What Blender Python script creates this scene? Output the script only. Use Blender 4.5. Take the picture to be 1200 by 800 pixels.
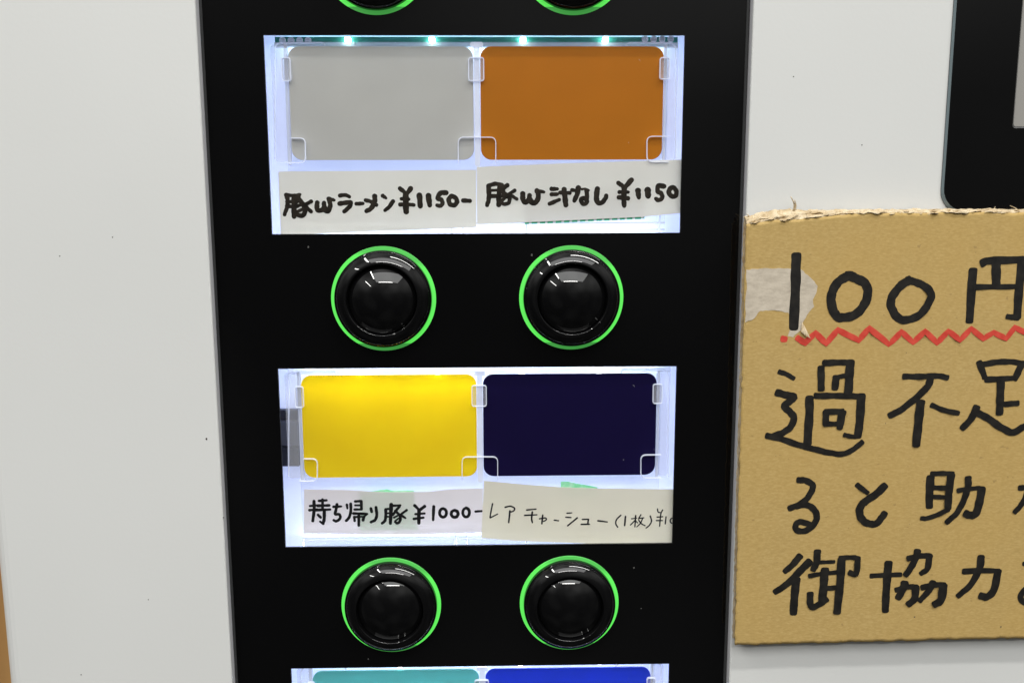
import bpy, bmesh, math, random
from mathutils import Vector, Matrix
random.seed(7)
for o in list(bpy.data.objects): bpy.data.objects.remove(o)
scene=bpy.context.scene; col=scene.collection
Z0=1300.0                      # height of the top window edge above the floor, mm; every length below is in mm

# ------------------------------------------------------------------ camera
CAM_F=1009.65
CAM_POS=(60.814,-255.150,-50.334)
CAM_RIGHT=(0.99981, -0.019191, -0.003292)
CAM_FWD=(0.018504, 0.989102, -0.146066)
CAM_UP=(0.00606, 0.145978, 0.989269)
cd=bpy.data.cameras.new('camera'); cam=bpy.data.objects.new('camera',cd); col.objects.link(cam)
r,u,b=Vector(CAM_RIGHT),Vector(CAM_UP),-Vector(CAM_FWD)
mw=Matrix((r,u,b)).transposed().to_4x4()
mw.translation=Vector((CAM_POS[0]/1000,CAM_POS[1]/1000,(CAM_POS[2]+Z0)/1000)); cam.matrix_world=mw
cd.sensor_width=36; cd.lens=CAM_F/1200*36; cd.clip_start=.01; cd.clip_end=50
scene.camera=cam

# ------------------------------------------------------------------ light: a shop interior with ceiling tubes
w=bpy.data.worlds.new('World'); scene.world=w; w.use_nodes=True
wt=w.node_tree; bg=wt.nodes['Background']; bg.inputs[1].default_value=1.0
# bright ceiling and upper walls, dim shop floor
_tc=wt.nodes.new('ShaderNodeTexCoord'); _sx=wt.nodes.new('ShaderNodeSeparateXYZ'); _mr=wt.nodes.new('ShaderNodeMapRange'); _mr.inputs[1].default_value=-1
_rp=wt.nodes.new('ShaderNodeValToRGB'); _e=_rp.color_ramp.elements
for _i,(_p,_v) in enumerate(((0,.04),(.46,.05),(.56,.10),(.72,.46),(1,.62))):
    if _i>1: _e.new(.5)
for _i,(_p,_v) in enumerate(((0,.04),(.46,.05),(.56,.10),(.72,.46),(1,.62))): _e[_i].position=_p; _e[_i].color=(_v,_v,_v*.97,1)
wt.links.new(_tc.outputs['Generated'],_sx.inputs[0]); wt.links.new(_sx.outputs[2],_mr.inputs[0]); wt.links.new(_mr.outputs[0],_rp.inputs[0]); _nz=wt.nodes.new('ShaderNodeTexNoise'); _nz.inputs['Scale'].default_value=2.2; _nz.inputs['Detail'].default_value=.6; wt.links.new(_tc.outputs['Generated'],_nz.inputs['Vector'])
_nr=wt.nodes.new('ShaderNodeMapRange'); _nr.inputs[1].default_value=.38; _nr.inputs[2].default_value=.68; _nr.inputs[3].default_value=.45; _nr.inputs[4].default_value=1.6; wt.links.new(_nz.outputs['Fac'],_nr.inputs[0])
_mx=wt.nodes.new('ShaderNodeMix'); _mx.data_type='RGBA'; _mx.blend_type='MULTIPLY'; _mx.inputs[0].default_value=1; wt.links.new(_rp.outputs[0],_mx.inputs[6]); wt.links.new(_nr.outputs[0],_mx.inputs[7])
wt.links.new(_mx.outputs[2],bg.inputs[0])  # noise added so the black panel and caps have soft shapes to reflect
def area(name,loc,rot,sx,sy,power,color=(1,.985,.95)):
    l=bpy.data.lights.new(name,'AREA'); l.shape='RECTANGLE'; l.size=sx; l.size_y=sy; l.energy=power; l.color=color
    o=bpy.data.objects.new(name,l); col.objects.link(o); o.location=loc; o.rotation_euler=rot; return o
R=math.radians
area('ceiling_tube',(-.75,-.95,2.55),(0,0,0),.06,1.2,14.5)
area('ceiling_tube',(.75,-.62,2.55),(0,0,0),1.2,.07,17)
area('ceiling_tube',(.1,-2.1,2.55),(0,0,0),1.2,.07,17)
area('ceiling_tube',(-1.6,-2.2,2.55),(0,0,0),.07,1.2,14.5)
area('ceiling_panel',(.25,-1.55,2.56),(0,0,0),1.9,1.1,25,(1,1,.985))  # added overhead fill for soft frontal light, not a known fixture
vs=scene.view_settings; vs.view_transform='Standard'; vs.look='None'; vs.exposure=0; vs.gamma=1; vs.use_curve_mapping=False

# ------------------------------------------------------------------ material helpers
def hexc(s): 
    def f(c): c/=255; return c/12.92 if c<=.04045 else ((c+.055)/1.055)**2.4
    return tuple(f(int(s[i:i+2],16)) for i in (0,2,4))+(1,)
class N:
    def __init__(s,name):
        s.m=bpy.data.materials.new(name); s.m.use_nodes=True; s.t=s.m.node_tree; s.b=s.t.nodes['Principled BSDF']; s.out=s.t.nodes['Material Output']
        s.tc=None
    def n(s,t,**k):
        x=s.t.nodes.new(t)
        for a,v in k.items(): setattr(x,a,v)
        return x
    def l(s,a,b): s.t.links.new(a,b)
    def co(s,scale=(1,1,1)):
        if not s.tc: s.tc=s.n('ShaderNodeTexCoord')
        m=s.n('ShaderNodeMapping'); m.inputs['Scale'].default_value=scale; s.l(s.tc.outputs['Object'],m.inputs[0]); return m.outputs[0]
    def noise(s,scale,detail=4,stretch=(1,1,1),rough=.55):
        x=s.n('ShaderNodeTexNoise'); x.inputs['Scale'].default_value=scale; x.inputs['Detail'].default_value=detail; x.inputs['Roughness'].default_value=rough
        s.l(s.co(stretch),x.inputs['Vector']); return x.outputs['Fac']
    def ramp(s,fac,stops):
        x=s.n('ShaderNodeValToRGB'); e=x.color_ramp.elements
        while len(e)<len(stops): e.new(.5)
        for i,(p,c) in enumerate(stops): e[i].position=p; e[i].color=c if len(c)==4 else c+(1,)
        s.l(fac,x.inputs[0]); return x.outputs[0]
    def mix(s,fac,a,b,blend='MIX'):
        x=s.n('ShaderNodeMix',data_type='RGBA',blend_type=blend)
        for sock,v in ((x.inputs[0],fac),(x.inputs[6],a),(x.inputs[7],b)):
            if hasattr(v,'links'): s.l(v,sock)
            else: sock.default_value=v
        return x.outputs[2]
    def math(s,op,a,b=0.0,clamp=False):
        x=s.n('ShaderNodeMath',operation=op,use_clamp=clamp)
        for i,v in enumerate((a,b)):
            if hasattr(v,'links'): s.l(v,x.inputs[i])
            else: x.inputs[i].default_value=v
        return x.outputs[0]
    def bump(s,h,strength=.2,dist=.0003):
        x=s.n('ShaderNodeBump'); x.inputs['Strength'].default_value=strength; x.inputs['Distance'].default_value=dist
        s.l(h,x.inputs['Height']); s.l(x.outputs[0],s.b.inputs['Normal'])
    def set(s,**k):
        for a,v in k.items():
            i=s.b.inputs[a.replace('_',' ')]
            if hasattr(v,'links'): s.l(v,i)
            else: i.default_value=v
        return s

def make_materials():
    M={}
    a=N('white_powder_coat')
    c=a.ramp(a.noise(9,3),[(.3,(.635,.642,.628)),(.75,(.668,.675,.662))])
    v=a.n('ShaderNodeTexVoronoi'); v.inputs['Scale'].default_value=55; v.inputs['Randomness'].default_value=1; a.l(a.co(),v.inputs['Vector'])
    sp=a.math('MULTIPLY',a.math('LESS_THAN',v.outputs['Distance'],.022),a.math('GREATER_THAN',a.noise(14,1),.56))
    a.set(Base_Color=a.mix(a.math('MULTIPLY',sp,.45),c,(.25,.22,.18,1)),Roughness=.42); a.bump(a.noise(900,2),.10,.0002); M['white']=a.m
    a=N('white_edge'); a.set(Base_Color=(.74,.74,.77,1),Roughness=.35); M['edge']=a.m
    a=N('black_glass')
    v=a.n('ShaderNodeTexVoronoi'); v.inputs['Scale'].default_value=130; a.l(a.co((1,1,.8)),v.inputs['Vector'])
    sp=a.math('MULTIPLY',a.math('LESS_THAN',v.outputs['Distance'],.045),a.math('GREATER_THAN',a.noise(31,2),.53))
    a.set(Base_Color=a.mix(a.math('MULTIPLY',sp,.6),(.0025,.0025,.0027,1),(.16,.16,.15,1)),Roughness=a.ramp(a.noise(22,4),[(.35,(.015,)*3),(.75,(.045,)*3)]),Specular_IOR_Level=.5); M['black']=a.m
    a=N('dark_glass_edge'); a.set(Base_Color=(.035,.036,.037,1),Roughness=.25); M['darkedge']=a.m
    a=N('black_plastic'); a.set(Base_Color=(.003,.003,.0033,1),Roughness=.03); M['plastic']=a.m
    a=N('matte_black'); a.set(Base_Color=(.004,.004,.004,1),Roughness=.6); M['matte']=a.m
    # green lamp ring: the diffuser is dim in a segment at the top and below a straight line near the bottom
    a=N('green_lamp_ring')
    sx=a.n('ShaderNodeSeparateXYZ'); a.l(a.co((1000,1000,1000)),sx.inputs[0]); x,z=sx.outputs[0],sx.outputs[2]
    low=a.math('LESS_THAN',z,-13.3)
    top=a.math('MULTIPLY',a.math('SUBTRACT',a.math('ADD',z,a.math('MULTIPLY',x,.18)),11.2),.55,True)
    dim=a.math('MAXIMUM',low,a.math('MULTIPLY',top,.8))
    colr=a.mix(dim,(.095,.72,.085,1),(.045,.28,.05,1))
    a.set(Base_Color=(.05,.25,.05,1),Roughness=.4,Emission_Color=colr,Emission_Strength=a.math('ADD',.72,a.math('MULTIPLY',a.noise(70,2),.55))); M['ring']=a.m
    a=N('light_box_diffuser'); a.set(Base_Color=(.75,.78,.85,1),Roughness=.5,Emission_Color=a.ramp(a.noise(18,3),[(.25,(.40,.47,.86)),(.75,(.49,.57,.98))]),Emission_Strength=.49); M['diffuser']=a.m
    a=N('light_box_wall'); a.set(Base_Color=(.72,.76,.85,1),Roughness=.45); M['boxwall']=a.m
    for nm_,st_ in (('led',15),('led_dim',7)):
        a=N('led_chip'); a.set(Base_Color=(1,1,1,1),Emission_Color=(.93,.97,1,1),Emission_Strength=st_); M[nm_]=a.m
    a=N('green_circuit_board'); a.set(Base_Color=a.ramp(a.noise(160,2,(1,1,6)),[(.35,(.02,.27,.19)),(.7,(.07,.38,.31))]),Roughness=.3); M['pcb']=a.m
    a=N('solder_pad'); a.set(Base_Color=(.92,.92,.95,1),Roughness=.35); M['pad']=a.m
    # panes and clear acrylic: see-through sheet with a Fresnel reflection
    def clear(nm,tint,refl,ior=1.45):
        a=N(nm); t=a.n('ShaderNodeBsdfTransparent'); t.inputs[0].default_value=tint
        g=a.n('ShaderNodeBsdfGlossy'); g.inputs['Roughness'].default_value=.03
        fr=a.n('ShaderNodeFresnel'); fr.inputs[0].default_value=ior
        mx=a.n('ShaderNodeMixShader'); a.l(a.math('MULTIPLY',fr.outputs[0],refl),mx.inputs[0]); a.l(t.outputs[0],mx.inputs[1]); a.l(g.outputs[0],mx.inputs[2]); a.l(mx.outputs[0],a.out.inputs[0]); return a.m
    M['pane']=clear('window_glass',(.995,.995,.995,1),.35)
    M['acrylic']=clear('clear_acrylic',(.985,.99,.99,1),.4)
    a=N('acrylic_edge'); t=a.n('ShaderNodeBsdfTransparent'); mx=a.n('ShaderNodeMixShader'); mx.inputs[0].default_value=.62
    a.set(Base_Color=(.9,.93,.98,1),Roughness=.12,Emission_Color=(.62,.68,.95,1),Emission_Strength=.22)  # weak emission paints in the LED light on the cut edges
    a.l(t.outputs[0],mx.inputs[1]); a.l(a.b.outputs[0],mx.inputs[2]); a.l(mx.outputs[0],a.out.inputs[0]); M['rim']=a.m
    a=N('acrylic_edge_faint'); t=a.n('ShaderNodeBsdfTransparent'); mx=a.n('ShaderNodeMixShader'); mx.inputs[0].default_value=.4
    a.set(Base_Color=(.9,.93,.98,1),Roughness=.12,Emission_Color=(.62,.68,.95,1),Emission_Strength=.2)  # fainter edges, LED light again put in as emission
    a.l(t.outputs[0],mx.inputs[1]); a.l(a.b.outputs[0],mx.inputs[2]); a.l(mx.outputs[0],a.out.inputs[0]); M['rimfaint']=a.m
    a=N('hazy_acrylic'); t=a.n('ShaderNodeBsdfTransparent'); t.inputs[0].default_value=(.99,.99,1,1); mx=a.n('ShaderNodeMixShader'); mx.inputs[0].default_value=.16
    a.set(Base_Color=(.9,.92,.97,1),Roughness=.15); a.l(t.outputs[0],mx.inputs[1]); a.l(a.b.outputs[0],mx.inputs[2]); a.l(mx.outputs[0],a.out.inputs[0]); M['hazy']=a.m
    a=N('dark_connector'); a.set(Base_Color=(.015,.016,.03,1),Roughness=.5); M['conn']=a.m
    a=N('grey_connector'); a.set(Base_Color=(.07,.073,.10,1),Roughness=.5); M['conn2']=a.m
    def card(nm,c,dust=0.0,trans=.2,rough=.42):
        a=N(nm); n1=a.noise(35,3); lo=tuple(x*.93 for x in c[:3])+(1,); hi=tuple(min(1,x*1.05) for x in c[:3])+(1,)
        cc=a.ramp(n1,[(.3,lo),(.7,hi)])
        v=a.n('ShaderNodeTexVoronoi'); v.inputs['Scale'].default_value=240; a.l(a.co((1,1,.7)),v.inputs['Vector'])
        sp=a.math('MULTIPLY',a.math('LESS_THAN',v.outputs['Distance'],.11),a.math('GREATER_THAN',a.noise(90,3),.58))
        a.set(Base_Color=a.mix(a.math('MULTIPLY',sp,dust),cc,(.6,.6,.62,1)),Roughness=rough,Specular_IOR_Level=.15); a.bump(a.noise(500,2),.04,.0001)
        t=a.n('ShaderNodeBsdfTranslucent'); a.l(cc,t.inputs[0]); mx=a.n('ShaderNodeMixShader'); mx.inputs[0].default_value=trans
        a.l(a.b.outputs[0],mx.inputs[1]); a.l(t.outputs[0],mx.inputs[2]); a.l(mx.outputs[0],a.out.inputs[0]); return a.m
    M['card_grey']=card('grey_card',(.575,.575,.55,1),.12,.12); M['card_orange']=card('orange_brown_card',(.55,.19,.012,1),.35,.15)
    M['card_yellow']=card('yellow_card',(1.0,.80,.034,1),0.05,.55); M['card_navy']=card('navy_card',(.009,.0055,.05,1),.6)
    M['card_teal']=card('teal_card',(.20,.62,.60,1),.1,.38); M['card_blue']=card('blue_card',(.035,.085,.72,1),.1,.3)
    def paper(nm,c,trans,tcol):
        a=N(nm); lo=tuple(x*.93 for x in c)+(1,); hi=tuple(min(1,x*1.03) for x in c)+(1,)
        cc=a.ramp(a.noise(45,5,(1,1,.6)),[(.3,lo),(.7,hi)]); a.set(Base_Color=cc,Roughness=.55)
        a.bump(a.math('ADD',a.noise(40,3,(.6,1,1.6)),a.math('MULTIPLY',a.noise(700,2),.05)),.25,.0008)
        t=a.n('ShaderNodeBsdfTranslucent'); t.inputs[0].default_value=tcol+(1,)
        mx=a.n('ShaderNodeMixShader'); mx.inputs[0].default_value=trans; a.l(a.b.outputs[0],mx.inputs[1]); a.l(t.outputs[0],mx.inputs[2]); a.l(mx.outputs[0],a.out.inputs[0]); return a.m
    M['tape']=paper('masking_tape_grey',(.90,.90,.87),.2,(.85,.82,.68)); M['tape2']=paper('thin_white_paper',(.92,.90,.92),.36,(.9,.85,.82)); M['tape3']=paper('cream_tape',(.92,.90,.81),.2,(.85,.80,.58))
    def ink(nm,a0,a1,rough=.45):
        a=N(nm); a.set(Base_Color=a.ramp(a.noise(420,4),[(.35,a0),(.75,a1)]),Roughness=rough,Specular_IOR_Level=.25); return a.m
    M['ink_brown']=ink('brown_black_marker',(.011,.009,.007),(.045,.036,.026),.35); M['ink']=ink('black_marker',(.006,.006,.007),(.014,.014,.016)); M['pen']=ink('black_pen',(.006,.006,.009),(.012,.012,.02))
    M['ink_board']=ink('board_marker',(.007,.0065,.006),(.02,.018,.015),.6); M['red']=ink('red_marker',(.52,.045,.03),(.66,.085,.055),.6)
    # corrugated board
    a=N('kraft_liner')
    g=a.noise(1700,4,(.45,1,1.3),.65); big=a.noise(26,5,(1,1,.7)); fl=a.noise(75,2,(1,1,.04))
    c1=a.ramp(g,[(.2,(.365,.246,.080)),(.5,(.45,.308,.108)),(.8,(.545,.395,.160))])
    c2=a.mix(a.ramp(big,[(.35,(0,)*3),(.7,(.35,)*3)]),c1,(.50,.31,.075,1))
    dk=a.math('MULTIPLY',a.math('GREATER_THAN',a.noise(520,2,(.6,1,1)),.73),.45)
    c3=a.mix(dk,c2,(.24,.15,.055,1))
    a.set(Base_Color=c3,Roughness=.8); a.bump(a.math('ADD',a.math('MULTIPLY',fl,5.0),a.math('MULTIPLY',a.noise(1700,3,(.6,1,1.4)),.03)),.32,.0006); M['kraft']=a.m
    a=N('torn_board'); a.set(Base_Color=a.ramp(a.noise(420,5),[(.3,(.38,.27,.14)),(.52,(.56,.45,.29)),(.75,(.68,.58,.42))]),Roughness=.9); a.bump(a.noise(900,4),.6,.0004); M['torn']=a.m
    a=N('peeled_paper'); a.set(Base_Color=a.ramp(a.noise(380,6,(.6,1,1.4),.7),[(.3,(.40,.345,.27)),(.55,(.54,.475,.38)),(.8,(.66,.59,.485))]),Roughness=.85); a.bump(a.noise(700,4),.3,.0003); M['peel']=a.m
    a=N('dark_speck'); a.set(Base_Color=(.05,.045,.04,1),Roughness=.8); M['speck']=a.m
    a=N('green_sticker'); a.set(Base_Color=a.ramp(a.noise(420,3),[(.35,(.25,.74,.42)),(.48,(.48,.86,.62)),(.58,(.85,.95,.90))]),Roughness=.5); t=a.n('ShaderNodeBsdfTranslucent'); t.inputs[0].default_value=(.55,1,.65,1); mx=a.n('ShaderNodeMixShader'); mx.inputs[0].default_value=.5; a.l(a.b.outputs[0],mx.inputs[1]); a.l(t.outputs[0],mx.inputs[2]); a.l(mx.outputs[0],a.out.inputs[0]); M['green']=a.m
    a=N('dashed_green_sticker'); sx=a.n('ShaderNodeSeparateXYZ'); a.l(a.co((1000,)*3),sx.inputs[0])
    ph=a.math('FRACT',a.math('MULTIPLY',a.math('ADD',sx.outputs[0],a.math('MULTIPLY',a.noise(60,2),3)),.42))
    a.set(Base_Color=a.mix(a.math('LESS_THAN',ph,.68),(.75,.85,.82,1),(.08,.55,.28,1)),Roughness=.5); M['greendash']=a.m
    a=N('brushed_grey'); a.set(Base_Color=(.30,.29,.27,1),Roughness=.4,Metallic=.0); M['grey']=a.m
    a=N('wood_wall'); g=a.noise(30,6,(1,1,.08)); a.set(Base_Color=a.ramp(g,[(.3,(.30,.15,.05)),(.7,(.50,.28,.10))]),Roughness=.5); M['wood']=a.m
    return M
M=make_materials()

# ------------------------------------------------------------------ mesh helpers (mm in, metres out)
ORG={}
def link(o,parent=None,world=(0,0,0)):
    col.objects.link(o); ORG[o.name]=Vector(world)
    if parent: o.parent=parent; o.location=(Vector(world)-ORG[parent.name])/1000
    else: o.location=(Vector(world)+Vector((0,0,Z0)))/1000
    return o
def tag(o,label=None,cat=None,group=None,kind=None):
    for k,v in (('label',label),('category',cat),('group',group),('kind',kind)):
        if v: o[k]=v
    return o
def thing(name,world,label,cat,group=None): return tag(link(bpy.data.objects.new(name,None),None,world),label,cat,group)
def mesh(name,bm,mats,parent=None,world=(0,0,0),smooth=False,local=False):
    """vertices are given in mm in machine space (local=False) or about world (local=True)"""
    off=Vector((0,0,0)) if local else Vector(world)
    for v in bm.verts: v.co=(v.co-off)/1000
    me=bpy.data.meshes.new(name); bm.to_mesh(me); bm.free()
    for m in (mats if isinstance(mats,(list,tuple)) else [mats]): me.materials.append(m)
    if smooth:
        for p in me.polygons: p.use_smooth=True
    return link(bpy.data.objects.new(name,me),parent,world)
def box(bm,x0,x1,y0,y1,z0,z1,mi=0):
    v=[bm.verts.new(p) for p in ((x0,y0,z0),(x1,y0,z0),(x1,y1,z0),(x0,y1,z0),(x0,y0,z1),(x1,y0,z1),(x1,y1,z1),(x0,y1,z1))]
    for f in ((0,1,5,4),(1,2,6,5),(2,3,7,6),(3,0,4,7),(4,5,6,7),(3,2,1,0)): bm.faces.new([v[i] for i in f]).material_index=mi
def rounded(x0,x1,z0,z1,r,n=6):
    P=[]
    for cx,cz,a in ((x1-r,z1-r,0),(x0+r,z1-r,90),(x0+r,z0+r,180),(x1-r,z0+r,270)):
        for i in range(n+1): t=R(a+90*i/n); P.append((cx+r*math.cos(t),cz+r*math.sin(t)))
    return P
def prism(bm,P,y0,y1,mi=0):
    f=[bm.verts.new((x,y0,z)) for x,z in P]; k=[bm.verts.new((x,y1,z)) for x,z in P]; n=len(P)
    bm.faces.new(f).material_index=mi; bm.faces.new(k[::-1]).material_index=mi
    for i in range(n): bm.faces.new((f[i],k[i],k[(i+1)%n],f[(i+1)%n])).material_index=mi
    return f
def lathe(bm,prof,n=72,closed=False):
    rings=[]
    for r_,h in prof:
        rings.append([bm.verts.new((0,-h,0))] if r_<1e-6 else [bm.verts.new((r_*math.cos(2*math.pi*i/n),-h,r_*math.sin(2*math.pi*i/n))) for i in range(n)])
    for a,b in zip(rings,rings[1:]):
        for i in range(n):
            j=(i+1)%n
            if len(b)==1: bm.faces.new((a[i],a[j],b[0]))
            else: bm.faces.new((a[i],a[j],b[j],b[i]))
    bmesh.ops.recalc_face_normals(bm,faces=bm.faces)
def fillet(P,r,n=5):
    out=[Vector(P[0])]
    for a,b,c in zip(P,P[1:],P[2:]):
        a,b,c=Vector(a),Vector(b),Vector(c); d0=(a-b); d1=(c-b); k=min(r,d0.length*.48,d1.length*.48)
        p,q_=b+d0.normalized()*k,b+d1.normalized()*k
        for i in range(n+1): t=i/n; out.append((1-t)**2*p+2*t*(1-t)*b+t*t*q_)
    out.append(Vector(P[-1])); return out
def sweep(bm,P,y,wd,th,closed=False):
    """a strip of section wd x th that follows the outline P in a plane y"""
    P=[Vector(p) for p in P]; n=len(P); L=[]
    for i in range(n):
        a=P[i-1] if (i or closed) else P[i]; c=P[(i+1)%n] if (i<n-1 or closed) else P[i]
        t=(c-a); t=t.normalized() if t.length else Vector((1,0)); nn=Vector((-t[1],t[0]))*wd/2
        L.append([bm.verts.new((p[0],yy,p[1])) for p,yy in ((P[i]+nn,y+th*.35),(P[i]+nn*.5,y),(P[i]-nn*.5,y),(P[i]-nn,y+th*.35),(P[i]-nn,y+th),(P[i]+nn,y+th))])
    for i in range(n if closed else n-1):
        a,b=L[i],L[(i+1)%n]
        for k in range(6): bm.faces.new((a[k],a[(k+1)%6],b[(k+1)%6],b[k]))
    if not closed: bm.faces.new(L[0][::-1]); bm.faces.new(L[-1])
    bmesh.ops.recalc_face_normals(bm,faces=bm.faces)

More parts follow.
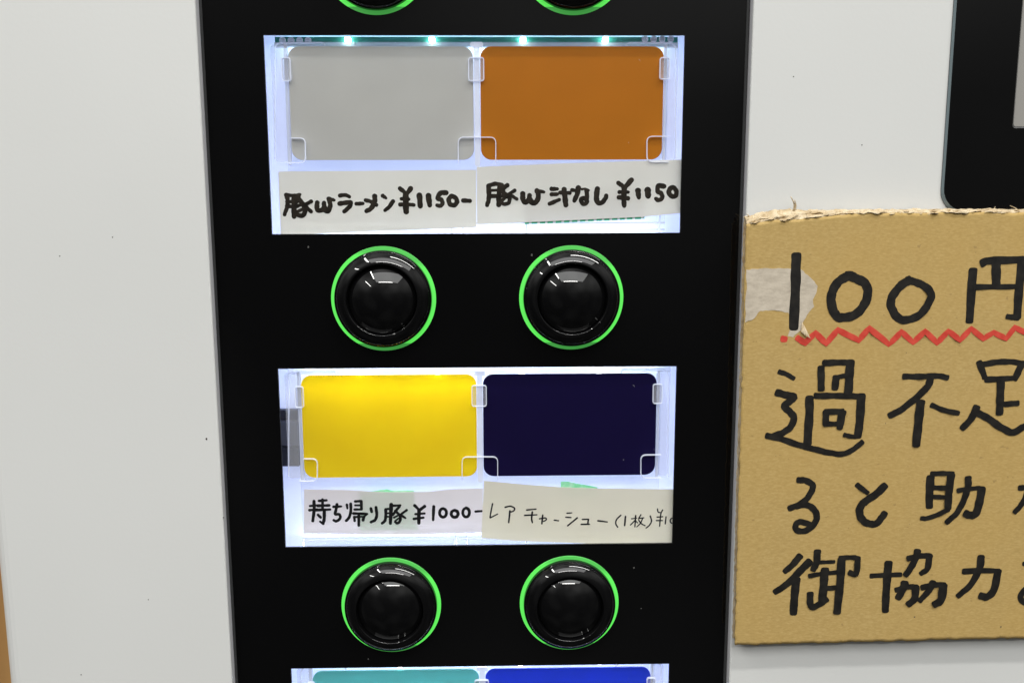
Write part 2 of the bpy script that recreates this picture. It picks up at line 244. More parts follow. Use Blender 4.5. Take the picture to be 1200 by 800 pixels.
# ------------------------------------------------------------------ measured outlines: x right, z up, from the top left of the first window
INK={'board':[('one',[(2.62,[(147.41,-62.39),(147.61,-71.6),(147.62,-83.25)])]),
('zero',[(2.41,[(163.08,-68.42),(160.25,-69.85),(158.38,-73.1),(158.42,-76.73),(160.05,-80.02),(162.26,-80.4),(165.51,-79.54),(167.91,-76.78),(168.82,-73.52),(167.93,-70.61),(164.92,-68.94),(162.56,-68.21)])]),
('zero',[(2.41,[(180.84,-69.59),(178.18,-71.39),(175.97,-74.64),(176.01,-77.56),(178.02,-80.49),(180.64,-81.24),(184.22,-79.94),(186.58,-76.88),(187.48,-73.97),(185.87,-71.79),(182.86,-70.32),(180.11,-69.59)])]),
('yen',[(2.41,[(199.18,-66.93),(199.26,-81.56)]),
(2.19,[(201.79,-64.78),(203.93,-64.14),(213.4,-63.89)]),
(2.33,[(213.38,-63.61),(213.17,-73.38),(213.25,-80.54)]),
(1.46,[(213.5,-80.83),(210.36,-80.38)]),
(2.58,[(205.78,-64.51),(206.28,-70.8)]),
(1.6,[(200.13,-71.71),(212.22,-71.63)])]),
('character',[(1.42,[(143.96,-96.38),(146.0,-97.08),(148.25,-98.36)]),
(1.95,[(143.57,-102.52),(146.08,-103.31),(148.69,-103.91),(146.75,-105.75),(145.85,-106.78),(147.51,-108.35),(148.86,-110.22),(148.02,-112.94),(145.8,-114.68),(143.16,-115.63)]),
(1.72,[(141.06,-115.62),(144.73,-116.43),(150.57,-118.44),(155.63,-119.86),(160.69,-121.08),(164.17,-121.31),(167.18,-119.95),(169.64,-117.81)]),
(2.26,[(153.27,-104.25),(153.43,-109.87),(153.24,-118.07)]),
(1.79,[(155.03,-103.61),(159.8,-103.64),(165.14,-103.76),(168.78,-103.98)]),
(2.34,[(168.57,-103.7),(168.62,-109.99),(168.29,-115.84)]),
(1.27,[(168.5,-116.04),(166.38,-116.02),(164.24,-115.49)]),
(2.06,[(156.26,-95.24),(156.57,-101.57)]),
(1.69,[(157.02,-93.79),(160.8,-93.67),(164.97,-93.65)]),
(2.32,[(164.78,-93.58),(164.74,-96.45),(164.7,-102.6)]),
(1.31,[(163.48,-97.59),(161.03,-98.03)]),
(1.95,[(160.84,-98.03),(160.63,-101.33)]),
(1.87,[(158.33,-108.55),(158.4,-112.16)]),
(1.64,[(158.13,-108.43),(163.29,-108.39)]),
(2.34,[(163.11,-108.7),(162.66,-113.14)]),
(1.48,[(158.12,-112.08),(162.53,-112.12)])]),
('character',[(1.72,[(181.02,-98.03),(185.79,-98.06),(190.74,-97.9),(193.9,-98.42)]),
(2.03,[(188.89,-98.73),(188.27,-100.96),(185.06,-104.42),(180.7,-108.07),(177.55,-109.72)]),
(2.42,[(186.49,-105.79),(186.21,-111.42),(186.0,-118.67)]),
(1.4,[(189.81,-106.7),(193.37,-108.17),(197.97,-109.18)])]),
('character',[(1.75,[(203.11,-93.96),(205.1,-98.46)]),
(1.72,[(204.23,-94.62),(208.37,-93.88),(212.57,-93.83),(216.05,-94.31)]),
(1.88,[(215.87,-94.42),(214.14,-98.91)]),
(1.72,[(205.54,-99.08),(208.78,-98.99),(214.5,-98.64)]),
(2.26,[(209.96,-99.38),(210.19,-104.6),(210.36,-109.2)]),
(1.56,[(211.69,-106.56),(215.59,-106.28)]),
(2.11,[(203.3,-107.47),(202.01,-110.77),(199.61,-113.68)]),
(1.87,[(203.82,-109.22),(207.02,-110.81),(211.1,-113.58),(214.71,-115.18),(217.3,-113.83),(219.91,-112.67)])]),
('character',[(1.73,[(151.05,-129.34),(153.05,-129.4),(155.09,-130.48),(155.56,-131.72),(154.32,-134.55),(152.0,-136.66),(148.79,-138.13)]),
(1.8,[(151.0,-137.36),(153.75,-137.04),(156.05,-138.31),(157.2,-140.64),(156.46,-143.14),(154.12,-145.1),(151.52,-145.07),(150.86,-143.52),(151.92,-142.38),(154.01,-142.76),(155.96,-143.57)])]),
('character',[(1.46,[(168.88,-130.96),(172.2,-133.48)]),
(2.08,[(177.32,-131.29),(174.65,-134.04),(171.66,-136.14),(170.21,-138.09),(170.34,-140.42),(171.67,-142.4),(173.8,-143.25),(175.53,-143.06),(176.98,-141.2),(177.77,-139.96)])]),
('character',[(2.28,[(191.01,-128.87),(191.02,-133.53),(191.23,-137.9)]),
(1.4,[(191.24,-127.79),(194.7,-127.6),(197.73,-127.69)]),
(2.28,[(197.17,-128.31),(196.91,-133.27),(196.98,-138.43)]),
(1.46,[(192.28,-132.05),(195.93,-132.17)]),
(1.34,[(192.48,-134.91),(196.13,-135.04)]),
(1.46,[(197.01,-138.9),(194.08,-140.44),(190.81,-141.6),(189.14,-141.58)]),
(2.0,[(202.37,-129.13),(202.57,-131.77),(201.65,-135.81),(199.82,-139.87),(196.99,-142.82)]),
(1.4,[(199.62,-132.99),(202.32,-132.55),(205.94,-132.27),(207.17,-132.44)]),
(2.13,[(206.8,-132.43),(206.41,-136.49),(205.62,-140.08),(204.15,-140.79),(202.43,-140.21)])]),
('character',[(1.67,[(218.4,-132.39),(219.91,-132.31),(222.49,-132.21)]),
(1.76,[(221.21,-129.77),(220.57,-134.75),(219.16,-137.87),(217.56,-139.89)]),
(1.67,[(222.49,-132.21),(222.72,-136.65),(221.38,-138.83)]),
(1.52,[(224.03,-130.73),(225.37,-133.86)])]),
('character',[(1.98,[(152.62,-153.15),(150.57,-155.88),(148.34,-157.96)]),
(2.12,[(155.65,-154.96),(152.55,-158.33),(149.28,-161.88),(145.66,-164.55)]),
(2.31,[(151.87,-160.6),(151.58,-165.83),(151.49,-171.42)]),
(2.04,[(157.89,-151.75),(157.84,-155.15),(156.92,-157.47)]),
(1.24,[(158.0,-155.21),(160.48,-155.18),(163.12,-155.08)]),
(1.42,[(155.87,-159.51),(159.42,-158.9),(164.07,-158.47)]),
(2.28,[(160.45,-157.61),(160.35,-162.01),(160.16,-167.58)]),
(1.47,[(161.21,-163.59),(164.32,-163.36)]),
(1.92,[(156.3,-165.23),(156.52,-168.52),(157.44,-169.58),(159.88,-168.3),(161.39,-167.1)]),
(2.35,[(165.41,-154.42),(165.35,-162.07),(164.89,-171.26)]),
(1.42,[(164.92,-153.84),(168.79,-153.72),(170.37,-154.06)]),
(1.73,[(170.36,-153.99),(170.24,-158.54),(169.4,-159.02),(168.13,-158.58)])]),
('character',[(1.48,[(174.84,-159.79),(178.36,-159.61),(183.85,-159.46)]),
(2.31,[(179.88,-155.72),(179.77,-163.55),(179.88,-171.0)]),
(1.97,[(188.56,-151.93),(188.21,-154.09),(186.95,-157.1),(185.52,-159.48)]),
(1.71,[(185.93,-154.28),(189.21,-153.53),(192.54,-153.57)]),
(1.89,[(192.33,-153.57),(191.98,-157.59),(190.2,-159.09)]),
(2.14,[(185.27,-162.09),(184.89,-164.05),(183.61,-166.88)]),
(1.62,[(182.82,-164.37),(186.1,-163.41),(189.03,-163.44)]),
(2.14,[(188.75,-163.57),(188.65,-167.16),(186.96,-168.98)]),
(1.89,[(193.95,-161.97),(193.26,-164.15),(190.37,-167.84)]),
(1.65,[(190.72,-163.68),(194.01,-162.84),(197.56,-162.89)]),
(2.4,[(197.29,-163.23),(196.85,-167.7),(195.06,-169.08)])]),
('character',[(2.06,[(208.27,-154.09),(208.05,-157.78),(205.73,-162.98),(202.22,-166.44)]),
(1.77,[(203.32,-158.68),(208.31,-158.43),(213.97,-158.59)]),
(2.14,[(213.89,-158.72),(213.0,-164.82),(211.06,-166.9),(209.14,-166.53)])]),
('character',[(1.24,[(221.61,-156.41),(224.44,-156.23)]),
(1.8,[(223.51,-164.07),(221.9,-165.89),(221.62,-167.56),(222.79,-168.89),(224.72,-169.36)]),
(1.71,[(223.24,-154.48),(224.44,-168.47)])]),
('underline',[(1.75,[(144.48,-86.61),(145.36,-86.69)]),
(1.68,[(148.86,-86.34),(151.13,-87.83),(154.07,-84.9),(157.38,-88.08),(160.62,-84.06),(167.03,-87.19),(169.76,-83.52),(175.94,-88.42),(179.39,-84.76),(183.05,-87.87),(186.37,-84.58),(190.14,-88.07),(193.22,-84.62),(196.88,-87.22),(199.95,-83.92),(203.87,-86.89),(206.68,-85.06),(210.53,-86.93),(212.84,-83.63),(216.69,-85.49),(219.83,-83.3),(223.39,-85.9)])])],
'ramen':[('character',[(1.15,[(-0.44,-44.57),(-0.08,-45.93),(-0.28,-47.9),(-1.13,-50.18)]),
(0.95,[(-0.27,-44.62),(1.96,-44.75),(3.52,-44.46)]),
(1.4,[(1.96,-44.94),(1.71,-47.91),(1.6,-50.76)]),
(0.9,[(-0.35,-46.54),(1.9,-46.48)]),
(1.0,[(-0.41,-47.85),(1.84,-47.96)]),
(1.0,[(3.21,-44.82),(2.51,-46.68)]),
(1.3,[(3.17,-45.81),(4.48,-47.42),(4.91,-49.16),(4.18,-50.52),(2.86,-50.44)]),
(0.9,[(2.46,-47.91),(4.36,-47.18)]),
(0.8,[(2.4,-49.52),(4.56,-48.54)]),
(1.0,[(6.83,-46.44),(4.59,-47.67)]),
(1.05,[(4.84,-47.67),(6.65,-49.36)])]),
('character',[(1.25,[(8.54,-46.82),(8.43,-48.68),(9.28,-49.12),(10.36,-48.43),(10.56,-46.95)]),
(1.25,[(10.69,-48.19),(10.83,-49.18),(11.78,-49.18),(12.34,-47.45),(11.95,-45.76)]),
(0.95,[(12.03,-45.67),(13.44,-46.09)])]),
('character',[(1.05,[(15.23,-44.79),(16.93,-44.67),(17.96,-45.11)]),
(1.15,[(15.02,-47.13),(16.86,-46.89),(18.31,-46.77),(18.02,-47.96),(16.4,-49.4)])]),
('character',[(1.0,[(19.97,-47.22),(21.85,-47.11)])]),
('character',[(1.35,[(25.41,-45.01),(25.37,-46.5),(24.32,-48.48),(22.99,-49.27)]),
(1.05,[(22.75,-46.17),(24.12,-46.54),(25.84,-47.56)])]),
('character',[(1.05,[(27.76,-44.9),(28.6,-45.47)]),
(1.15,[(30.75,-46.51),(29.58,-48.12),(28.43,-49.04)])]),
('character',[(1.2,[(32.91,-42.81),(34.56,-44.17)]),
(1.2,[(36.09,-42.77),(34.67,-44.55)]),
(1.5,[(34.55,-44.42),(34.49,-47.27),(34.57,-49.5)]),
(0.9,[(33.2,-45.78),(35.4,-45.91)]),
(1.05,[(32.81,-47.44),(35.11,-47.44),(36.82,-47.57)])]),
('character',[(1.5,[(38.55,-44.8),(38.74,-47.83)])]),
('character',[(1.5,[(41.18,-44.91),(41.51,-47.54)])]),
('character',[(1.25,[(46.45,-44.08),(44.82,-44.13),(43.87,-45.61),(44.97,-46.11),(45.28,-47.18),(44.69,-47.85),(43.81,-47.74)])]),
('character',[(1.25,[(48.07,-45.08),(47.18,-45.94),(47.46,-47.31),(48.66,-47.68),(49.55,-46.82),(49.19,-45.63),(47.94,-45.03)])]),
('character',[(1.2,[(51.39,-46.33),(53.32,-46.46)])])],
'dry':[('character',[(1.2,[(58.88,-42.39),(58.99,-44.62),(58.85,-46.35),(58.41,-47.64)]),
(1.1,[(58.76,-42.19),(60.77,-41.53),(62.89,-41.86)]),
(1.35,[(62.27,-42.28),(61.87,-45.12),(61.86,-47.6)]),
(0.8,[(59.25,-43.43),(62.01,-43.34)]),
(1.1,[(59.24,-45.01),(62.0,-45.12)]),
(1.15,[(64.4,-41.91),(63.14,-43.14),(63.76,-44.88),(65.01,-45.63),(64.76,-47.06),(63.37,-47.41),(62.62,-46.91)]),
(0.83,[(62.37,-45.25),(64.01,-44.38)]),
(0.95,[(66.58,-43.45),(64.39,-44.88),(63.0,-46.24)]),
(0.85,[(65.57,-44.93),(67.22,-45.98)])]),
('character',[(1.35,[(68.91,-44.4),(69.03,-46.13),(69.79,-46.93),(70.75,-46.01),(70.92,-44.95)]),
(1.35,[(70.92,-45.89),(71.8,-47.09),(73.06,-46.59),(73.56,-44.91),(73.11,-43.54)]),
(0.99,[(72.93,-43.47),(75.07,-43.92)])]),
('character',[(1.1,[(77.38,-43.06),(78.99,-43.06)]),
(1.05,[(77.39,-44.62),(79.05,-44.58)]),
(1.14,[(76.89,-47.35),(79.61,-46.22)]),
(0.99,[(79.9,-44.11),(82.82,-44.24)]),
(1.45,[(81.11,-43.24),(81.37,-45.43),(81.64,-47.66)])]),
('character',[(1.0,[(83.43,-43.4),(84.82,-43.58)]),
(1.37,[(85.3,-42.73),(85.0,-44.57),(84.23,-46.36)]),
(0.62,[(86.34,-43.17),(87.41,-43.07),(88.42,-43.47)]),
(1.2,[(87.76,-43.64),(87.99,-45.77)]),
(1.13,[(87.82,-46.28),(87.09,-45.85),(86.22,-45.93),(86.32,-46.96),(87.19,-47.51),(88.0,-46.79)])]),
('character',[(1.45,[(90.93,-43.1),(90.7,-45.45),(91.02,-46.9),(92.18,-47.15),(93.28,-45.96),(93.55,-45.21)])]),
('character',[(1.15,[(97.08,-41.38),(98.86,-42.55)]),
(1.35,[(100.97,-40.53),(98.99,-42.75)]),
(1.46,[(98.86,-42.75),(98.79,-45.97),(98.94,-47.84)]),
(0.95,[(97.37,-44.03),(100.02,-44.04)]),
(1.14,[(97.26,-45.52),(100.05,-45.85)])]),
('character',[(1.55,[(102.92,-43.63),(103.2,-45.37)])]),
('character',[(1.61,[(105.81,-43.39),(105.98,-45.12)])]),
('character',[(1.25,[(110.64,-42.41),(109.02,-42.2),(108.78,-43.77),(109.88,-44.51),(110.16,-45.76),(109.09,-46.45),(108.4,-46.05)])]),
('character',[(1.25,[(113.0,-42.71),(112.07,-43.78),(112.68,-45.07),(113.9,-45.32),(114.38,-44.28),(113.89,-43.09),(112.92,-42.69)])])],
'takeout':[('character',[(0.88,[(4.28,-137.74),(4.17,-140.82),(3.65,-144.12)]),
(0.73,[(2.99,-139.29),(5.81,-139.05)]),
(0.78,[(2.73,-140.66),(5.24,-140.41)]),
(0.78,[(5.81,-137.68),(8.1,-137.51)]),
(0.81,[(6.92,-137.28),(6.83,-140.02)]),
(0.83,[(5.33,-139.23),(8.91,-139.13)]),
(0.86,[(4.7,-140.6),(9.08,-140.45)]),
(0.99,[(7.33,-140.71),(7.24,-143.33),(6.84,-144.92)]),
(0.67,[(6.78,-144.98),(5.94,-144.31)]),
(0.81,[(5.38,-142.15),(6.14,-142.98)])]),
('character',[(0.78,[(10.21,-139.64),(12.53,-139.53)]),
(0.83,[(11.34,-138.83),(10.88,-140.88),(10.66,-141.98),(11.97,-142.13),(12.11,-143.38),(10.95,-144.27),(10.17,-143.96)])]),
('character',[(0.78,[(14.36,-139.0),(14.46,-140.1)]),
(0.86,[(15.55,-138.73),(15.48,-141.21),(14.89,-143.13),(14.01,-144.14)]),
(0.76,[(16.94,-137.98),(18.87,-137.86)]),
(0.86,[(18.86,-138.0),(18.79,-140.47)]),
(0.62,[(16.91,-139.21),(18.83,-139.23)]),
(0.73,[(16.68,-140.53),(18.79,-140.55)]),
(0.83,[(16.3,-141.82),(20.46,-142.0)]),
(0.7,[(20.46,-142.0),(19.87,-142.57)]),
(0.76,[(16.53,-142.92),(16.6,-144.19)]),
(0.65,[(16.61,-142.93),(19.65,-142.82)]),
(0.86,[(19.51,-142.9),(19.22,-144.0)]),
(0.83,[(17.96,-141.97),(17.85,-145.65)])]),
('character',[(0.86,[(21.72,-140.28),(21.93,-141.33)]),
(0.86,[(23.31,-139.91),(23.49,-142.39),(22.92,-143.98),(21.66,-144.66)])]),
('character',[(0.83,[(26.3,-140.71),(26.25,-142.97),(25.95,-144.29),(25.08,-145.11)]),
(0.7,[(26.25,-140.54),(28.15,-140.42)]),
(1.13,[(28.05,-139.08),(27.84,-142.43),(27.65,-145.06)]),
(0.59,[(26.4,-141.92),(27.86,-141.8)]),
(0.57,[(26.38,-142.97),(27.83,-142.99)]),
(0.7,[(28.23,-139.46),(30.82,-139.35)]),
(0.78,[(30.55,-139.71),(29.24,-141.34),(28.5,-142.38)]),
(0.83,[(29.25,-141.12),(30.69,-142.74),(30.65,-144.34),(29.79,-145.11),(29.17,-144.66)]),
(0.59,[(28.8,-143.27),(30.22,-142.51)]),
(0.54,[(29.17,-144.32),(30.46,-143.34)]),
(0.75,[(32.79,-140.88),(31.02,-142.19)]),
(0.78,[(31.01,-142.47),(32.26,-143.36)])]),
('character',[(0.88,[(35.25,-139.42),(36.47,-140.73)]),
(0.91,[(38.39,-139.73),(36.72,-141.01)]),
(1.03,[(36.59,-140.92),(36.46,-145.15)]),
(0.7,[(35.46,-142.23),(38.29,-142.04)]),
(0.73,[(34.9,-143.75),(37.92,-143.39)])]),
('character',[(0.94,[(41.16,-139.87),(40.93,-144.09)])]),
('character',[(0.88,[(44.06,-140.56),(44.67,-140.83),(45.05,-141.52),(45.04,-142.37),(44.64,-143.06),(44.01,-143.32),(43.4,-143.05),(43.02,-142.35),(43.03,-141.5),(43.43,-140.81),(44.06,-140.56)])]),
('character',[(0.97,[(47.64,-141.17),(48.26,-141.39),(48.64,-141.94),(48.63,-142.63),(48.24,-143.18),(47.62,-143.38),(47.0,-143.16),(46.62,-142.61),(46.63,-141.92),(47.02,-141.38),(47.64,-141.17)])]),
('character',[(0.96,[(51.2,-140.46),(51.8,-140.74),(52.17,-141.46),(52.16,-142.35),(51.78,-143.07),(51.17,-143.33),(50.56,-143.05),(50.2,-142.33),(50.21,-141.44),(50.59,-140.73),(51.2,-140.46)])]),
('character',[(0.7,[(54.1,-141.6),(55.96,-141.48)])])],
'chashu':[('character',[(0.43,[(59.42,-139.08),(58.87,-141.88),(58.62,-143.49),(58.73,-143.6),(60.94,-142.46)])]),
('character',[(0.49,[(63.33,-140.27),(64.93,-139.96),(66.2,-140.58),(66.03,-141.4),(65.13,-141.81)]),
(0.52,[(64.79,-141.48),(64.59,-143.6),(64.4,-145.21)])]),
('character',[(0.47,[(70.02,-141.22),(72.88,-140.98)]),
(0.47,[(69.38,-142.96),(73.15,-142.8)]),
(0.52,[(71.77,-141.88),(71.55,-143.95),(71.77,-145.28)])]),
('character',[(0.43,[(74.0,-144.11),(75.81,-143.86),(76.13,-144.41),(75.33,-144.96)]),
(0.49,[(75.01,-142.93),(74.75,-145.7)])]),
('character',[(0.42,[(78.61,-144.6),(79.94,-144.81)])]),
('character',[(0.42,[(82.59,-142.4),(84.05,-142.28)]),
(0.42,[(82.2,-143.67),(83.79,-143.8)]),
(0.49,[(85.79,-143.93),(82.8,-146.45)])]),
('character',[(0.44,[(87.4,-144.47),(89.26,-144.41)]),
(0.46,[(89.26,-144.41),(89.09,-145.93)]),
(0.49,[(87.06,-146.05),(89.54,-146.02)])]),
('character',[(0.49,[(92.25,-144.94),(95.14,-145.36)])]),
('character',[(0.43,[(99.38,-143.24),(98.15,-144.5),(97.84,-145.89),(98.45,-147.09)])]),
('character',[(0.49,[(100.85,-143.61),(100.63,-146.56)])]),
('character',[(0.36,[(102.74,-144.41),(104.34,-144.23)]),
(0.43,[(104.05,-143.37),(103.85,-147.01)]),
(0.36,[(103.95,-144.84),(102.42,-146.43)]),
(0.32,[(104.08,-145.12),(104.68,-145.74)]),
(0.38,[(105.65,-143.11),(104.93,-144.43)]),
(0.38,[(105.14,-144.29),(106.6,-144.09)]),
(0.36,[(106.21,-144.31),(105.57,-145.83),(104.44,-147.01)]),
(0.38,[(105.01,-144.85),(105.84,-145.97),(107.0,-146.65)])]),
('character',[(0.42,[(108.6,-143.55),(109.03,-145.17),(108.44,-146.5),(107.39,-147.46)])]),
('character',[(0.38,[(110.82,-141.3),(111.03,-142.27),(111.91,-142.51)]),
(0.38,[(112.43,-141.65),(111.92,-142.84),(111.71,-145.2),(111.61,-146.92)]),
(0.38,[(110.74,-143.94),(112.48,-143.81)]),
(0.38,[(110.55,-145.05),(112.43,-145.06)])]),
('character',[(0.4,[(113.55,-143.88),(113.36,-146.13)])]),
('character',[(0.4,[(115.62,-144.35),(116.06,-144.51),(116.35,-144.93),(116.36,-145.45),(116.1,-145.86),(115.66,-146.02),(115.21,-145.85),(114.93,-145.43),(114.92,-144.92),(115.18,-144.5),(115.62,-144.35)])])]}
SHAPE={'label_ramen':[(-2.48,-37.8),(55.29,-37.45),(55.26,-54.17),(25.38,-55.21),(-2.52,-56.36)],
'label_dry':[(55.42,-36.62),(80.82,-35.67),(116.47,-34.64),(116.87,-50.15),(104.96,-51.23),(55.39,-53.36)],
'label_takeout':[(1.27,-133.96),(15.41,-134.37),(25.91,-135.15),(39.07,-135.14),(46.99,-134.39),(56.49,-134.21),(56.11,-148.29),(30.87,-148.85),(0.73,-147.98)],
'label_chashu':[(56.78,-131.72),(68.12,-132.92),(80.82,-134.03),(91.96,-134.52),(117.22,-135.03),(117.68,-153.38),(89.48,-152.37),(66.49,-151.28),(55.83,-150.19)],
'patch':[(133.12,-66.38),(139.83,-66.07),(145.97,-66.2),(149.06,-66.45),(151.01,-67.99),(152.44,-69.35),(154.07,-71.24),(153.82,-73.11),(152.89,-75.16),(153.33,-77.22),(151.38,-79.61),(150.43,-81.33),(150.02,-83.75),(147.54,-86.16),(145.97,-85.8),(146.43,-84.42),(146.56,-80.96),(145.84,-78.9),(141.69,-78.19),(137.58,-78.34),(135.94,-80.56),(133.34,-81.75),(133.41,-78.83),(133.13,-76.08),(133.46,-70.96)],
'flap':[(149.9,-81.66),(149.68,-84.43),(150.59,-85.4),(152.36,-86.35),(150.83,-83.05)],
'body_left':[(-88.89,-138.59),(-92.23,-193.74)],
'panel':[(-22.59,9.48),(-22.93,-196.47),(133.37,9.67),(135.07,-198.74)],
'panel_out':[(-22.19,8.77),(-22.35,-194.74),(133.48,8.96),(135.55,-197.01)],
'board':[(132.27,-50.81),(133.88,-182.12),(212.96,-49.62),(224.01,-180.51)],
'bezel':[(190.06,8.89),(190.73,-41.95),(194.98,-48.81)],
'screen':[(209.93,-25.8),(208.28,8.91)],
'specks':[(-25.87,-116.39),(-68.67,-191.23),(-46.32,-166.84),(-49.47,-56.54),(-64.99,-61.87),(145.99,-11.91),(166.66,-30.96),(-22.07,-140.88)],
'led':[(18.49,-0.33),(42.8,-0.32),(69.16,-0.31),(93.15,-0.3),(19.03,-97.93),(43.05,-98.1),(68.72,-98.27),(92.4,-98.3),(29.28,-193.5),(68.03,-193.46),(93.51,-193.23)],
'pcb':[(-2.77,0.64),(114.46,-1.95)],
'pads':[(-0.57,-0.33),(1.89,-0.33),(4.36,-0.33),(6.82,-0.33),(104.88,0.07),(107.38,0.07),(109.88,0.07),(112.39,0.07)],
'rimA':[(-0.14,-5.86),(2.27,-12.25),(53.38,-5.86),(57.74,-12.28),(108.69,-5.86),(111.42,-11.82)],
'clipL':[(0.1,-35.37),(5.55,-35.38),(5.82,-28.33),(1.62,-28.32)],
'clipC':[(50.06,-35.48),(50.16,-28.16),(61.1,-28.18),(61.05,-35.5)],
'clipR':[(111.72,-35.36),(105.43,-35.35),(105.29,-28.0),(111.55,-28.01)],
'bar':[(54.52,-1.57),(56.55,-35.23)],
'cornL':[(-3.57,-34.32),(-2.15,-1.44),(12.0,-1.43),(12.18,-3.32)],
'cornR':[(114.2,-35.31),(113.36,-1.4),(99.25,-1.4),(98.78,-3.3)],
'dark':[(-7.55,-110.46),(-0.86,-121.71),(-8.06,-122.2),(-1.12,-128.33)],
'green_dry':[(69.55,-53.37),(105.06,-51.86)],
'green_take':[(18.24,-134.52),(35.08,-148.49)],
'green_chashu':[(80.58,-132.34),(92.01,-135.47)],
'ledge2':[(-2.35,-150.04),(115.91,-154.12)],
'post2':[(47.06,-148.06),(50.45,-153.4)],
'post1':[(65.76,-52.1),(67.26,-55.62),(108.96,-55.78)]}

XL,XR,WH,PITCH=-4.55,115.29,55.92,95.9          # windows: left, right, height, distance from one to the next
BX=(27.61,83.26); BZ=-75.0                       # button centres
CARD=((1.54,54.7),(56.74,109.9)); CT,CH_=2.57,32.0
PX0,PX1,PZ0,PZ1=-22.0,133.4,-262.0,60.0

# ------------------------------------------------------------------ setting
bm=bmesh.new(); box(bm,-1200,1200,222,240,-1300,900); tag(mesh('wall',bm,M['wood']),kind='structure')

# ------------------------------------------------------------------ ticket machine
tm=thing('ticket_machine',(150,100,-430),'white ticket vending machine with black glass button panel and backlit windows','ticket machine')
def machine_body():
    bm=bmesh.new(); x0,x1,z0,z1=-92.5,430,-430,170; yf=-3
    xs=(x0,PX0-.15,PX1+.35,x1); zs=(z0,PZ0-.3,PZ1+.3,z1)
    V={(i,k):bm.verts.new((xs[i],yf,zs[k])) for i in range(4) for k in range(4)}
    for i in range(3):
        for k in range(3):
            if (i,k)!=(1,1): bm.faces.new((V[i,k],V[i+1,k],V[i+1,k+1],V[i,k+1]))
    B=[bm.verts.new((x,222,z)) for x,z in ((x0,z0),(x1,z0),(x1,z1),(x0,z1))]
    ring=[[V[i,0] for i in range(4)],[V[3,k] for k in range(4)],[V[i,3] for i in (3,2,1,0)],[V[0,k] for k in (3,2,1,0)]]
    for e in range(4): bm.faces.new(ring[e][::-1]+[B[e],B[(e+1)%4]])
    H=[V[1,1],V[2,1],V[2,2],V[1,2]]; D=[bm.verts.new((v.co.x,14,v.co.z)) for v in H]
    for e in range(4): bm.faces.new((H[e],H[(e+1)%4],D[(e+1)%4],D[e])).material_index=1
    bmesh.ops.recalc_face_normals(bm,faces=bm.faces)
    inner=[e for e in bm.edges if all(v in H for v in e.verts)]
    outer=[e for e in bm.edges if all(abs(v.co.y-yf)<1e-6 for v in e.verts) and ((abs(e.verts[0].co.x-x0)<1e-6 and abs(e.verts[1].co.x-x0)<1e-6))]
    bmesh.ops.bevel(bm,geom=outer,offset=5,segments=6,affect='EDGES',profile=.5)
    inner=[e for e in inner if e.is_valid]
    bmesh.ops.bevel(bm,geom=inner,offset=.45,segments=3,affect='EDGES',profile=.5)
    return mesh('body',bm,[M['white'],M['edge']],tm,(150,100,-430))
machine_body()
def glass_panel():
    bm=bmesh.new(); xs=(PX0,XL,XR,PX1); zs=[PZ0]; holes=[]
    for k in (2,1,0): holes.append(len(zs)); zs+= [-k*PITCH-WH,-k*PITCH]
    zs.append(PZ1); nz=len(zs)
    for y,flip in ((0,0),(.8,1)):
        V={(i,k):bm.verts.new((xs[i],y,zs[k])) for i in range(4) for k in range(nz)}
        if y==0: VF=V
        for i in range(3):
            for k in range(nz-1):
                if i==1 and k in holes: continue
                q=(V[i,k],V[i+1,k],V[i+1,k+1],V[i,k+1]); bm.faces.new(q[::-1] if flip else q)
        VB=V
    def wall(loop):
        for a,b in zip(loop,loop[1:]+loop[:1]): bm.faces.new((VF[a],VF[b],VB[b],VB[a])).material_index=1
    for k in holes: wall([(1,k),(2,k),(2,k+1),(1,k+1)])
    wall([(i,0) for i in range(4)]+[(3,k) for k in range(1,nz)]+[(i,nz-1) for i in (2,1,0)]+[(0,k) for k in range(nz-2,0,-1)])
    bmesh.ops.recalc_face_normals(bm,faces=bm.faces)
    p=mesh('button_panel',bm,[M['black'],M['matte']],tm,(55,0,-100))
    for x0,x1 in ((PX0-.02,PX0+.75),(PX1-.75,PX1+.02)):
        bm=bmesh.new(); box(bm,x0,x1,-.35,-.02,PZ0,PZ1); bmesh.ops.bevel(bm,geom=bm.edges[:],offset=.12,segments=2,affect='EDGES'); mesh('edge_strip',bm,M['darkedge'],p,(x0,0,-100))
glass_panel()

